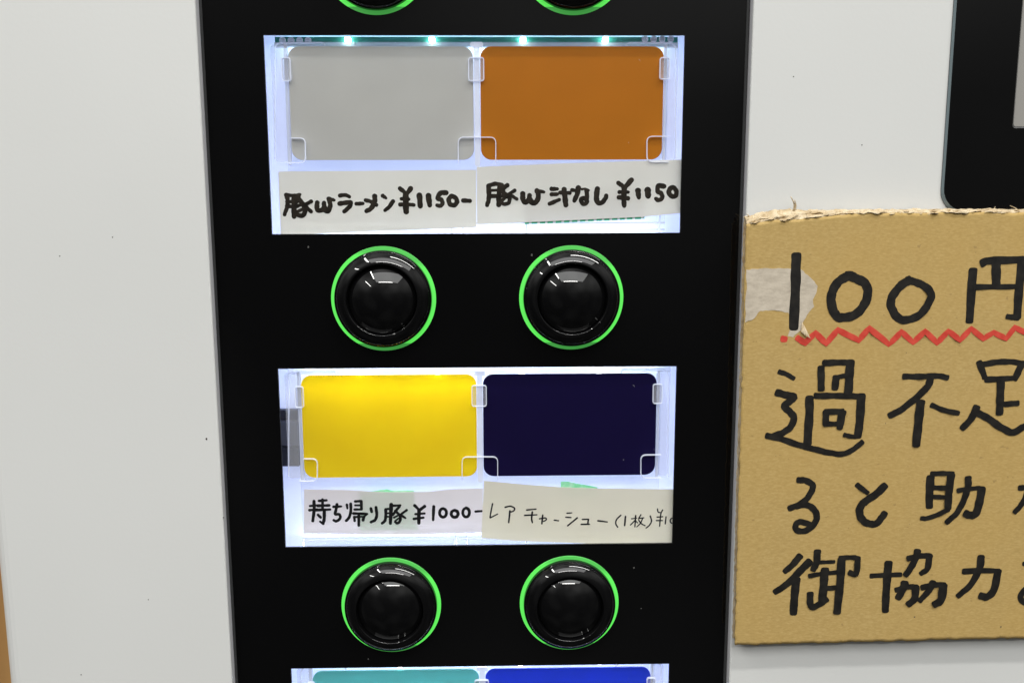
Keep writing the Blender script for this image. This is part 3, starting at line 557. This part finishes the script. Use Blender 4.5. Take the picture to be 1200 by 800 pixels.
def light_box(k):
    o=-k*PITCH; y0,y1=.82,11.5; a,b,t=XL-5,XR+5,2.0
    zt,zb=o+5.2,o-WH-4
    w_=(XL,y1,o-WH)
    bm=bmesh.new(); box(bm,a,b,y1,y1+t,zb,zt,0)
    box(bm,a-t,a,y0,y1+t,zb-t,zt+t,1); box(bm,b,b+t,y0,y1+t,zb-t,zt+t,1); box(bm,a,b,y0,y1+t,zb-t,zb,1); box(bm,a,b,y0,y1+t,zt,zt+t,1)
    lb=mesh('light_box',bm,[M['diffuser'],M['boxwall']],tm,w_)
    bm=bmesh.new(); box(bm,XL,XR,.08,.6,o-WH,o); mesh('glass_pane',bm,M['pane'],lb,(XL,.3,o-WH))
    p=SHAPE['pcb']; up=3.6 if k else 0.0
    bm=bmesh.new(); box(bm,p[0][0],p[1][0],6,7.2,p[1][1]+o+up,p[0][1]+o+up+(.8 if k else 0)); mesh('circuit_board',bm,M['pcb'],lb,(p[0][0],6,p[0][1]+o))
    if k==0:
        for x,z in SHAPE['pads']:
            bm=bmesh.new(); lathe(bm,[(1.0,.0),(.95,.12),(.5,.14),(.42,.05),(0,.04)],20); mesh('solder_pad',bm,M['pad'],lb,(x,5.98,z),True,True)
    spots=SHAPE['led'][4*k:4*k+4]; yl=4.2 if k==0 else 3.5
    for x,z in spots:
        bm=bmesh.new(); s=.62; box(bm,-s*1.25,s*1.25,0,1.8 if k==0 else 3.0,-s,s); bmesh.ops.bevel(bm,geom=bm.edges[:],offset=.15,segments=2,affect='EDGES'); mesh('led',bm,M['led' if k==0 else 'led_dim'],lb,(x,yl,z),False,True)  # in the second window these stand in for LED glints on the holder edge
    # LED row's light at the upper edge, added fill strip at the lower
    for zz,ang,pw in ((o+1.5,-24,.030),(o-WH-2.4,-146,.024)):
        l=bpy.data.lights.new('led_strip','AREA'); l.shape='RECTANGLE'; l.size=.112; l.size_y=.003; l.energy=pw; l.color=(.72,.80,1)
        lo=bpy.data.objects.new('led_strip_light',l); link(lo,lb,(55,9.8,zz)); lo.rotation_euler=(R(ang),0,0)
    # clear card holder: plate, divider bar, tabs and corner clips, their cut edges glow with painted-in LED light
    Z=lambda P:[(x,z+o) for x,z in P]
    bm=bmesh.new(); box(bm,.2,111.3,3.3,4.1,o-WH-3,o-1.2); mesh('holder_plate',bm,M['acrylic'],lb,(0,3.3,o-WH))
    (x0,z0),(x1,z1)=SHAPE['bar']
    bm=bmesh.new(); box(bm,54.9,56.55,2.25,4.6,o-36.5,o-1.6); bmesh.ops.bevel(bm,geom=bm.edges[:],offset=.25,segments=2,affect='EDGES'); mesh('divider_bar',bm,M['rim'],lb,(55,2,o-36))
    bm=bmesh.new(); prism(bm,rounded(53.9,57.6,o-2.9,o-1.5,.5),2.05,4.2); mesh('divider_cap',bm,M['rim'],lb,(55,2,o-2))
    r_=SHAPE['rimA']
    for (xa,za),(xb,zb_) in zip(r_[0::2],r_[1::2]):
        bm=bmesh.new(); sweep(bm,rounded(xa,xb,zb_+o,za+o,.6,4),1.5,.30,.9,True); tb=mesh('tab',bm,M['rim'],lb,(xa,2,za+o)); bm=bmesh.new(); prism(bm,rounded(xa+.1,xb-.1,zb_+o+.1,za+o-.1,.5,4),1.85,2.15); mesh('tab_plate',bm,M['hazy'],lb,(xa,2,za+o))
    for nm in ('clipL','clipC','clipR'):
        bm=bmesh.new(); sweep(bm,fillet(Z(SHAPE[nm]),1.7),1.5,.27,.9); mesh('corner_clip',bm,M['rim'],lb,(SHAPE[nm][0][0],2,SHAPE[nm][0][1]+o))
    for nm in ('cornL','cornR'):
        bm=bmesh.new(); sweep(bm,fillet(Z(SHAPE[nm]),2.0),3.0,.34,.8); mesh('holder_edge',bm,M['rimfaint'],lb,(SHAPE[nm][0][0],3,SHAPE[nm][0][1]+o))
    for xa,xb in ((.35,1.25),(110.2,110.9)):
        bm=bmesh.new(); box(bm,xa,xb,2.9,4.4,o-36,o-1.6); bmesh.ops.bevel(bm,geom=bm.edges[:],offset=.2,segments=2,affect='EDGES'); mesh('side_rail',bm,M['rimfaint'],lb,(xa,3,o-36))
    bm=bmesh.new(); box(bm,p[0][0],p[1][0],4.9,5.7,o-2.6,o-1.1); mesh('light_guide',bm,M['rimfaint'],lb,(0,5,o-2))
    for xa,xb in ((SHAPE['cornL'][0][0],1.4),(110.0,SHAPE['cornR'][0][0])):
        bm=bmesh.new(); prism(bm,rounded(xa,xb,o-35,o-1.8,1.2,5),3.45,3.9); mesh('holder_wing',bm,M['hazy'],lb,(xa,3,o-35))
    # bottom ledge
    for z in (o-WH+2.7,o-WH+.7):
        bm=bmesh.new(); box(bm,.2,111.3,3.0,4.3,z,z+.42); mesh('ledge',bm,M['rimfaint'],lb,(0,3,z))
    for x in (47.6,51.0,69.8,109.6):
        bm=bmesh.new(); box(bm,x,x+.45,3.0,4.3,o-WH-2,o-WH+5.4); mesh('ledge_rib',bm,M['rimfaint'],lb,(x,3,o-WH))
    if k==1:  # made-up blocks for dark shapes taken as a reflection in the backing
        d=SHAPE['dark']
        for i,(m,z0_,z1_) in enumerate((('conn',d[0][1],d[0][1]-3.2),('conn2',d[0][1]-3.2,d[1][1]-.2),('conn',d[2][1],d[3][1]))):
            bm=bmesh.new(); box(bm,XL-5,d[1][0],8.4-.4*i,11.45,z1_,z0_); bmesh.ops.bevel(bm,geom=bm.edges[:],offset=.4,segments=2,affect='EDGES'); mesh('connector_block',bm,M[m],lb,(XL,8,z1_))
    return lb
for k in range(3): light_box(k)

def push_button():
    bm=bmesh.new(); lathe(bm,[(14.3,-.6),(14.38,.3),(14.3,2.0),(14.1,2.55),(13.75,3.05),(13.4,3.45),(12.9,3.85),(12.3,4.22),(11.7,4.5),(11.1,4.72),(10.7,4.82),(10.5,4.84),(10.36,4.78),(10.28,4.6),(10.25,2.6),(9.2,2.5)],96)
    b=mesh('push_button',bm,M['plastic'],tm,(0,0,0),True,True)
    bm=bmesh.new(); lathe(bm,[(15.5,-.2),(15.5,.25),(15.42,.32),(13.9,.32),(13.9,-.2)],96); mesh('lamp_ring',bm,M['ring'],b,(0,0,0),False,True)
    bm=bmesh.new(); lathe(bm,[(9.85,1.2),(9.85,3.0),(9.82,3.2),(9.7,3.3)]+[(r_,6.5-(17-math.sqrt(289-r_*r_))) for r_ in (9.4,9,8.4,7.6,6.8,6,5,4,3,2,1,0)],96); mesh('cap',bm,M['plastic'],b,(0,0,0),True,True)
    return b
b0=push_button(); first=True
for row in range(3):
    for x in BX:
        o=b0
        if not first:
            o=b0.copy(); col.objects.link(o)
            for c in b0.children: d=c.copy(); col.objects.link(d); d.parent=o
        first=False
        o.location=(Vector((x,0,BZ-(row-1)*PITCH))-ORG[tm.name])/1000

def screen_bezel():
    bz=SHAPE['bezel']; x0=bz[0][0]+.4; z0=bz[2][1]-1.6; x1,z1=330,120; r=6.5
    P=rounded(x0,x1,z0,z1,r,8); sx0,sz0=SHAPE['screen'][1][0]+2.0,SHAPE['screen'][0][1]
    Q=rounded(sx0,x1-20,sz0,z1-16,.8,8)
    bm=bmesh.new(); n=len(P)
    def loop(L,y): return [bm.verts.new((x,y,z)) for x,z in L]
    def inset(L,d):
        cx,cz=(L[0][0]+L[len(L)//2][0])/2,(L[0][1]+L[len(L)//2][1])/2
        return [(x+(d if x<cx else -d),z+(d if z<cz else -d)) for x,z in L]
    rings=[(loop(P,-2.95),0),(loop(P,-3.3),2),(loop(inset(P,.55),-3.85),0),(loop(inset(Q,-.6),-3.85),1),(loop(Q,-3.2),1),(loop(Q,3.0),0)]
    for (a,_),(b,mi) in zip(rings,rings[1:]):
        for i in range(n): bm.faces.new((a[i],a[(i+1)%n],b[(i+1)%n],b[i])).material_index=(2 if mi==0 and a is rings[1][0] else (1 if mi==1 and b is rings[4][0] else 0))
    bmesh.ops.recalc_face_normals(bm,faces=bm.faces)
    s=mesh('display_bezel',bm,[M['black'],M['darkedge'],M['bezel_edge']],tm,(x0,-3,z0))
    bm=bmesh.new(); box(bm,sx0-2,x1-18,-3.09,-2.9,sz0-2,z1-14); mesh('display_screen',bm,M['grey'],s,(sx0,-3,sz0))
a=N('bezel_polished_edge'); a.set(Base_Color=(.16,.20,.215,1),Roughness=.25); M['bezel_edge']=a.m
# ------------------------------------------------------------------ the body front is cut open behind the display by its own recess plate
screen_bezel()
for i,(x,z) in enumerate(SHAPE['specks']):
    bm=bmesh.new(); bmesh.ops.create_icosphere(bm,subdivisions=1,radius=.38 if i==0 else .2)
    for v in bm.verts: v.co.y*=.35; v.co.x*=random.uniform(.7,1.3)
    mesh('speck',bm,M['speck'],tm,(x,-3.02,z),False,True)

# ------------------------------------------------------------------ menu cards
def menu_card(col_i,k,mat,label):
    x0,x1=CARD[col_i]; z1=-k*PITCH-CT; z0=z1-CH_
    bm=bmesh.new(); prism(bm,rounded(x0,x1,z0,z1,3.1,8),2.75,3.25)
    bmesh.ops.bevel(bm,geom=[e for e in bm.edges if all(abs(v.co.y-2.75)<1e-5 for v in e.verts)],offset=.12,segments=2,affect='EDGES')
    tag(mesh('menu_card',bm,M[mat],None,((x0+x1)/2,3,z0)),label,'menu card','blank coloured cards behind the panel windows')
menu_card(0,0,'card_grey','plain grey rounded card in clear holder above the first price strip')
menu_card(1,0,'card_orange','plain orange-brown rounded card in clear holder beside the grey card')
menu_card(0,1,'card_yellow','plain bright yellow rounded card in clear holder beside the navy card')
menu_card(1,1,'card_navy','plain dark navy rounded card with dust specks beside the yellow card')
menu_card(0,2,'card_teal','plain teal card in the window below the lower buttons')
menu_card(1,2,'card_blue','plain bright blue card in the window below the lower buttons')

# ------------------------------------------------------------------ handwriting
def catmull(P,n=7):
    if len(P)<3: 
        a,b=Vector(P[0]),Vector(P[1]); return [a.lerp(b,i/8) for i in range(9)]
    Q=[Vector(p) for p in P]; closed=(Q[0]-Q[-1]).length<.6 and len(Q)>6
    out=[]
    for i in range(len(Q)-1):
        p0=Q[i-1] if i else (Q[-2] if closed else Q[0]*2-Q[1]); p1,p2=Q[i],Q[i+1]; p3=Q[i+2] if i+2<len(Q) else (Q[1] if closed else Q[-1]*2-Q[-2])
        for j in range(n):
            t=j/n; out.append(.5*((2*p1)+(p2-p0)*t+(2*p0-5*p1+4*p2-p3)*t*t+(3*p1-p0-3*p2+p3)*t**3))
    out.append(Q[-1]); return out
def stroke(bm,wd,P,y,i,sharp=False,square=0.0,jit=.05):
    if sharp:
        L=[]
        for a,b in zip(P,P[1:]):
            a,b=Vector(a),Vector(b); L+=[a.lerp(b,t/4) for t in range(4)]
        L.append(Vector(P[-1]))
    else: L=catmull(P)
    # drop points that crowd each other
    K=[L[0]]
    for p in L[1:]:
        if (p-K[-1]).length>wd*.10: K.append(p)
    if (K[-1]-L[-1]).length>1e-4: K.append(L[-1])
    L=K; n=len(L); rows=[]; h=y-.012*i
    def T(k): 
        a=L[max(0,k-1)]; b=L[min(n-1,k+1)]; t=b-a; return t.normalized() if t.length else Vector((1,0))
    w0=wd/2; ph=random.uniform(0,6)
    def row(p,t,ww,k):
        nn=Vector((-t[1],t[0])); yy=h-.006*k/n
        j1,j2=(1+jit*math.sin(ph+k*1.1)+random.uniform(-jit,jit)*.7),(1+jit*math.cos(ph+k*.9)+random.uniform(-jit,jit)*.7)
        rows.append((bm.verts.new((p[0]+nn[0]*ww*j1,yy,p[1]+nn[1]*ww*j1)),bm.verts.new((p[0]-nn[0]*ww*j2,yy,p[1]-nn[1]*ww*j2))))
    cap=lambda s:[(math.cos(R(a)),math.sin(R(a))) for a in s]
    sq=1-square
    for c,s in cap((82,55,28)): row(L[0]-T(0)*w0*s*(.55+.45*sq),T(0),w0*1.05*(c**(1-square*.7)),0)
    sw,ew=random.uniform(1.0,1.12),random.uniform(.82,1.05)
    for k in range(n): row(L[k],T(k),w0*(sw+(ew-sw)*k/max(1,n-1)),k)
    for c,s in cap((28,55,82)): row(L[-1]+T(n-1)*w0*s*(.55+.45*sq),T(n-1),w0*ew*(c**(1-square*.7)),n)
    for a,b in zip(rows,rows[1:]):
        bm.faces.new((a[0],a[1],b[1],b[0]))
def handwriting(key,parent,y,mat,square=0.0,jit=.05):
    n=0
    for nm,S in INK[key]:
        bm=bmesh.new(); red=nm=='underline'
        for i,(wd,P) in enumerate(S):
            stroke(bm,wd*dict(board=1.07,ramen=1.12,dry=1.12).get(key,1.04),P,y,i+(n%2)*.4,red,square,jit)
        for f in bm.faces:
            f.normal_update()
            if f.normal.y>0: f.normal_flip()
        o=mesh('underline' if red else 'handwritten_character',bm,M['red'] if red else mat,parent,(S[0][1][0][0],y,S[0][1][0][1])); n+=1
        if red: tag(o,'wavy red marker underline')
def ragged(P,step,amp,closed=True):
    out=[]; m=len(P)
    for i in range(m if closed else m-1):
        a,b=Vector(P[i]),Vector(P[(i+1)%m]); k=max(1,int((b-a).length/step)); t=(b-a).normalized() if (b-a).length else Vector((1,0)); nn=Vector((-t[1],t[0]))
        for j in range(k): out.append(a.lerp(b,j/k)+nn*random.uniform(-amp,amp)*(j>0))
    return [(p[0],p[1]) for p in out]
def paper(name,P,y,th,mat,label,cat,group=None,amp=.03):
    bm=bmesh.new(); prism(bm,ragged(P,2.0,amp),y,y+th)
    bmesh.ops.recalc_face_normals(bm,faces=bm.faces)
    zs=[p[1] for p in P]; xs=[p[0] for p in P]
    return tag(mesh(name,bm,mat,None,(sum(xs)/len(xs),y,min(zs))),label,cat,group)
G='handwritten price strips'
for key,y,mat,ik,lab,jit in (('ramen',2.2,'tape','ink_brown','grey paper strip reading 豚Wラーメン ¥1150- in thick marker',.06),('dry',2.1,'tape','ink_brown','grey paper strip reading 豚W汁なし ¥1150 in thick marker',.06),
     ('takeout',2.2,'tape2','ink','thin white paper strip reading 持ち帰り豚 ¥1000- in black marker',.05),('chashu',2.1,'tape3','pen','cream paper strip reading レアチャーシュー(1枚) in thin pen',.04)):
    o=paper('price_label',SHAPE['label_'+key],y,.16,M[mat],lab,'price label',G)
    handwriting(key,o,y-.03,M[ik],0,jit)

# old stickers that show behind the strips
(xa,za),(xb,zb)=SHAPE['green_dry']
paper('sticker_remnant',[(xa,za),(xb,zb),(xb,zb+9),(xa,za+9)],2.42,.1,M['greendash'],'green dashed edge of an old sticker below the 汁なし strip','sticker',None,.02)
(xa,za),(xb,zb)=SHAPE['green_take']
paper('sticker_remnant',[(xa,za-.35),(xa+5,za-.3),(xa+7,za+.1),(xa+8.5,za+.3),(xa+10,za-.25),(xb,za-.3),(xb+1,zb+1),(xa,zb+1)],2.5,.1,M['green'],'torn green sticker showing through the white 持ち帰り豚 strip','sticker',None,.25)
(xa,za),(xb,zb)=SHAPE['green_chashu']
paper('sticker_remnant',[(xa,za+.1),(xa+2.5,za+.0),(xb,zb+1.2),(xb,zb-2),(xa,zb-2)],2.42,.1,M['green'],'small torn green sticker scrap above the cream strip','sticker',None,.22)

# ------------------------------------------------------------------ cardboard sign
def cardboard():
    (xl0,zt0),(xl1,zb0),_,_=SHAPE['board']; xl0+=.35; xl1-=.1
    cs=thing('cardboard_sign',(190,-5,zb0),'torn brown corrugated cardboard sign with handwritten 100円 notice and red zigzag underline','sign')
    X1=262; NU,NV=130,132
    def noise1(seed):
        rr=random.Random(seed); a=[rr.uniform(-1,1) for _ in range(400)]
        return lambda t:(lambda i,f:a[i%400]*(1-f)+a[(i+1)%400]*f)(int(t),t-int(t))
    nL,nT,nB,nF=noise1(1),noise1(2),noise1(3),noise1(4)
    def top_back(x): 
        t=max(0,x-xl0); return zt0-.6+min(1,t/9)*2.0+.16*nT(t*1.1)+.12*nF(t*4)
    def top_front(x):
        t=max(0,x-xl0); g=2.0+t/11 if t<11 else (3-.9*(t-11)/10 if t<21 else (2.1-1.2*(t-21)/13 if t<34 else .9+.25*nB(t*.25+7))); return zt0-.6+min(1,t/9)*2.0-g+.10*nF(t*.9)+.09*nT(t*3.3+40)
    def left(z): return xl0+(xl1-xl0)*(zt0-z)/(zt0-zb0)+.22*nL((zt0-z)*1.6)+.1*nL((zt0-z)*4+90)
    def bot(x): return zb0+.35+ (x-xl1)*.012+.22*nB((x-xl1)*.8)+.1*nB((x-xl1)*3+50)
    def sheet(name,topf,y,mat,dz=0,dx=0,amp=0.0):
        bm=bmesh.new(); V=[]
        for i in range(NU+1):
            u=i/NU; row=[]
            for j in range(NV+1):
                v=j/NV; zz=zt0+(zb0-zt0)*v; x=left(zz)+dx; x=x+(X1-x)*u; zt=topf(x); zb=bot(x)+dz; row.append(bm.verts.new((x,y+amp*math.sin(x*2*math.pi/7.4)+(sum(.26*math.exp(-((x-cx-.01*(zz-zt0))/1.1)**2) for cx in (186.5,196.5,171.0)) if amp else 0)+.06*nB(x*.2+9)*v,zt+(zb-zt)*v)))
            V.append(row)
        for i in range(NU):
            for j in range(NV): bm.faces.new((V[i][j],V[i][j+1],V[i+1][j+1],V[i+1][j]))
        return bm
    F=mesh('front_liner',sheet('f',top_front,-7.2,None,0,0,.05),M['kraft'],cs,(190,-5,zb0),True)
    m=F.modifiers.new('thickness','SOLIDIFY'); m.thickness=.00035; m.offset=1
    Bk=mesh('back_liner',sheet('b',top_back,-3.9,None,.35,.25),M['torn'],cs,(190,-5,zb0),True)
    # fluted core
    bm=bmesh.new(); prev=None; x=xl0+.8; s=0
    while x<X1-.5:
        y=-5.4+1.25*math.sin(x*2*math.pi/7.4); a=bm.verts.new((x,y,top_front(x)+.9)); zb=bot(x)+.5
        xx=x-.0*0+ (xl1-xl0)*0; b=bm.verts.new((xx+(0.9 if x<xl0+2 else 0),y,zb))
        if prev: bm.faces.new((prev[0],a,b,prev[1]))
        prev=(a,b); x+=.62
    core=mesh('fluted_core',bm,M['torn'],cs,(190,-5,zb0),True); m=core.modifiers.new('thickness','SOLIDIFY'); m.thickness=.0003
    # ragged torn strip between the two liners along the top, with crumpled fibres
    bm=bmesh.new(); rows=[]; x=xl0+.3; rr=random.Random(11)
    while x<X1:
        zf,zb=top_front(x)-.35,top_back(x)+.05; h=[]
        for j in range(7):
            t=j/6; d=math.sin(t*math.pi); h.append(bm.verts.new((x+rr.uniform(-.12,.12),-7.42+3.3*t*t-.12*d+ (.8*nT(x*.7+j*17)-.1 if 0<j<6 else 0)+rr.uniform(-.12,.12),zf+(zb-zf)*t+.3*nF(x*.8+j*31)+rr.uniform(-.1,.1)+(.25 if j==0 else 0))))
        rows.append(h); x+=rr.choice((.3,.5,.8))
    for a,b in zip(rows,rows[1:]):
        for j in range(6): bm.faces.new((a[j],b[j],b[j+1],a[j+1]))
    bmesh.ops.recalc_face_normals(bm,faces=bm.faces)
    te=mesh('torn_edge',bm,M['torn'],cs,(190,-5,zt0),False)
    # loose paper fibres standing up from the torn edge
    for bx,bz,H,lean in ((147.0,top_back(147),4.0,-1.1),(147.3,top_back(147),3.0,-.2),(133.8,top_back(134),.9,-.5),(212,top_back(212)-.2,1.6,-2.2),(205,top_back(205),.8,.5)):
        bm=bmesh.new(); q=[]
        for j in range(7):
            t=j/6; wv=.38*(1-t*.75); xx=bx+lean*t*t+.25*math.sin(t*4); q.append((bm.verts.new((xx-wv,-5.2-.7*t,bz-.4+H*t)),bm.verts.new((xx+wv*.6,-5.0-.9*t,bz-.4+H*t+.1))))
        for a,b in zip(q,q[1:]): bm.faces.new((a[0],a[1],b[1],b[0]))
        o=mesh('fibre',bm,M['torn'],cs,(bx,-5,bz),True); m=o.modifiers.new('thickness','SOLIDIFY'); m.thickness=.00012
    # peeled patch and its curled flap
    P=ragged(SHAPE['patch'],.8,.16); bm=bmesh.new(); prism(bm,P,-7.62,-7.3); bmesh.ops.recalc_face_normals(bm,faces=bm.faces); pp=mesh('peeled_patch',bm,M['peel'],cs,(145,-7.4,-85)); tag(pp,'pale grey patch where the liner peeled away')
    bm=bmesh.new(); f=SHAPE['flap']; c=Vector((sum(p[0] for p in f)/5,sum(p[1] for p in f)/5))
    ctr=bm.verts.new((c[0]+.15,-8.9,c[1]-.1)); vv=[bm.verts.new((x,-7.66-(.9 if i in (2,3) else .25),z)) for i,(x,z) in enumerate(f)]
    for i in range(5): bm.faces.new((ctr,vv[i],vv[(i+1)%5]))
    bmesh.ops.recalc_face_normals(bm,faces=bm.faces); fl=mesh('peeled_flap',bm,M['torn'],cs,(c[0],-7.6,c[1]),True)
    # ink lies on the liner, a hair above the patch
    handwriting('board',cs,-7.64,M['ink_board'],.75,.05)
    for i in range(26):
        x,z=random.uniform(xl0+4,235),random.uniform(zb0+4,zt0-4); bm=bmesh.new(); bmesh.ops.create_icosphere(bm,subdivisions=1,radius=random.choice((.08,.1,.12,.2)))
        for v in bm.verts: v.co.y*=.2; v.co.x*=random.uniform(.8,1.5)
        mesh('fleck',bm,M['speck'],cs,(x,-7.57,z),False,True)
cardboard()
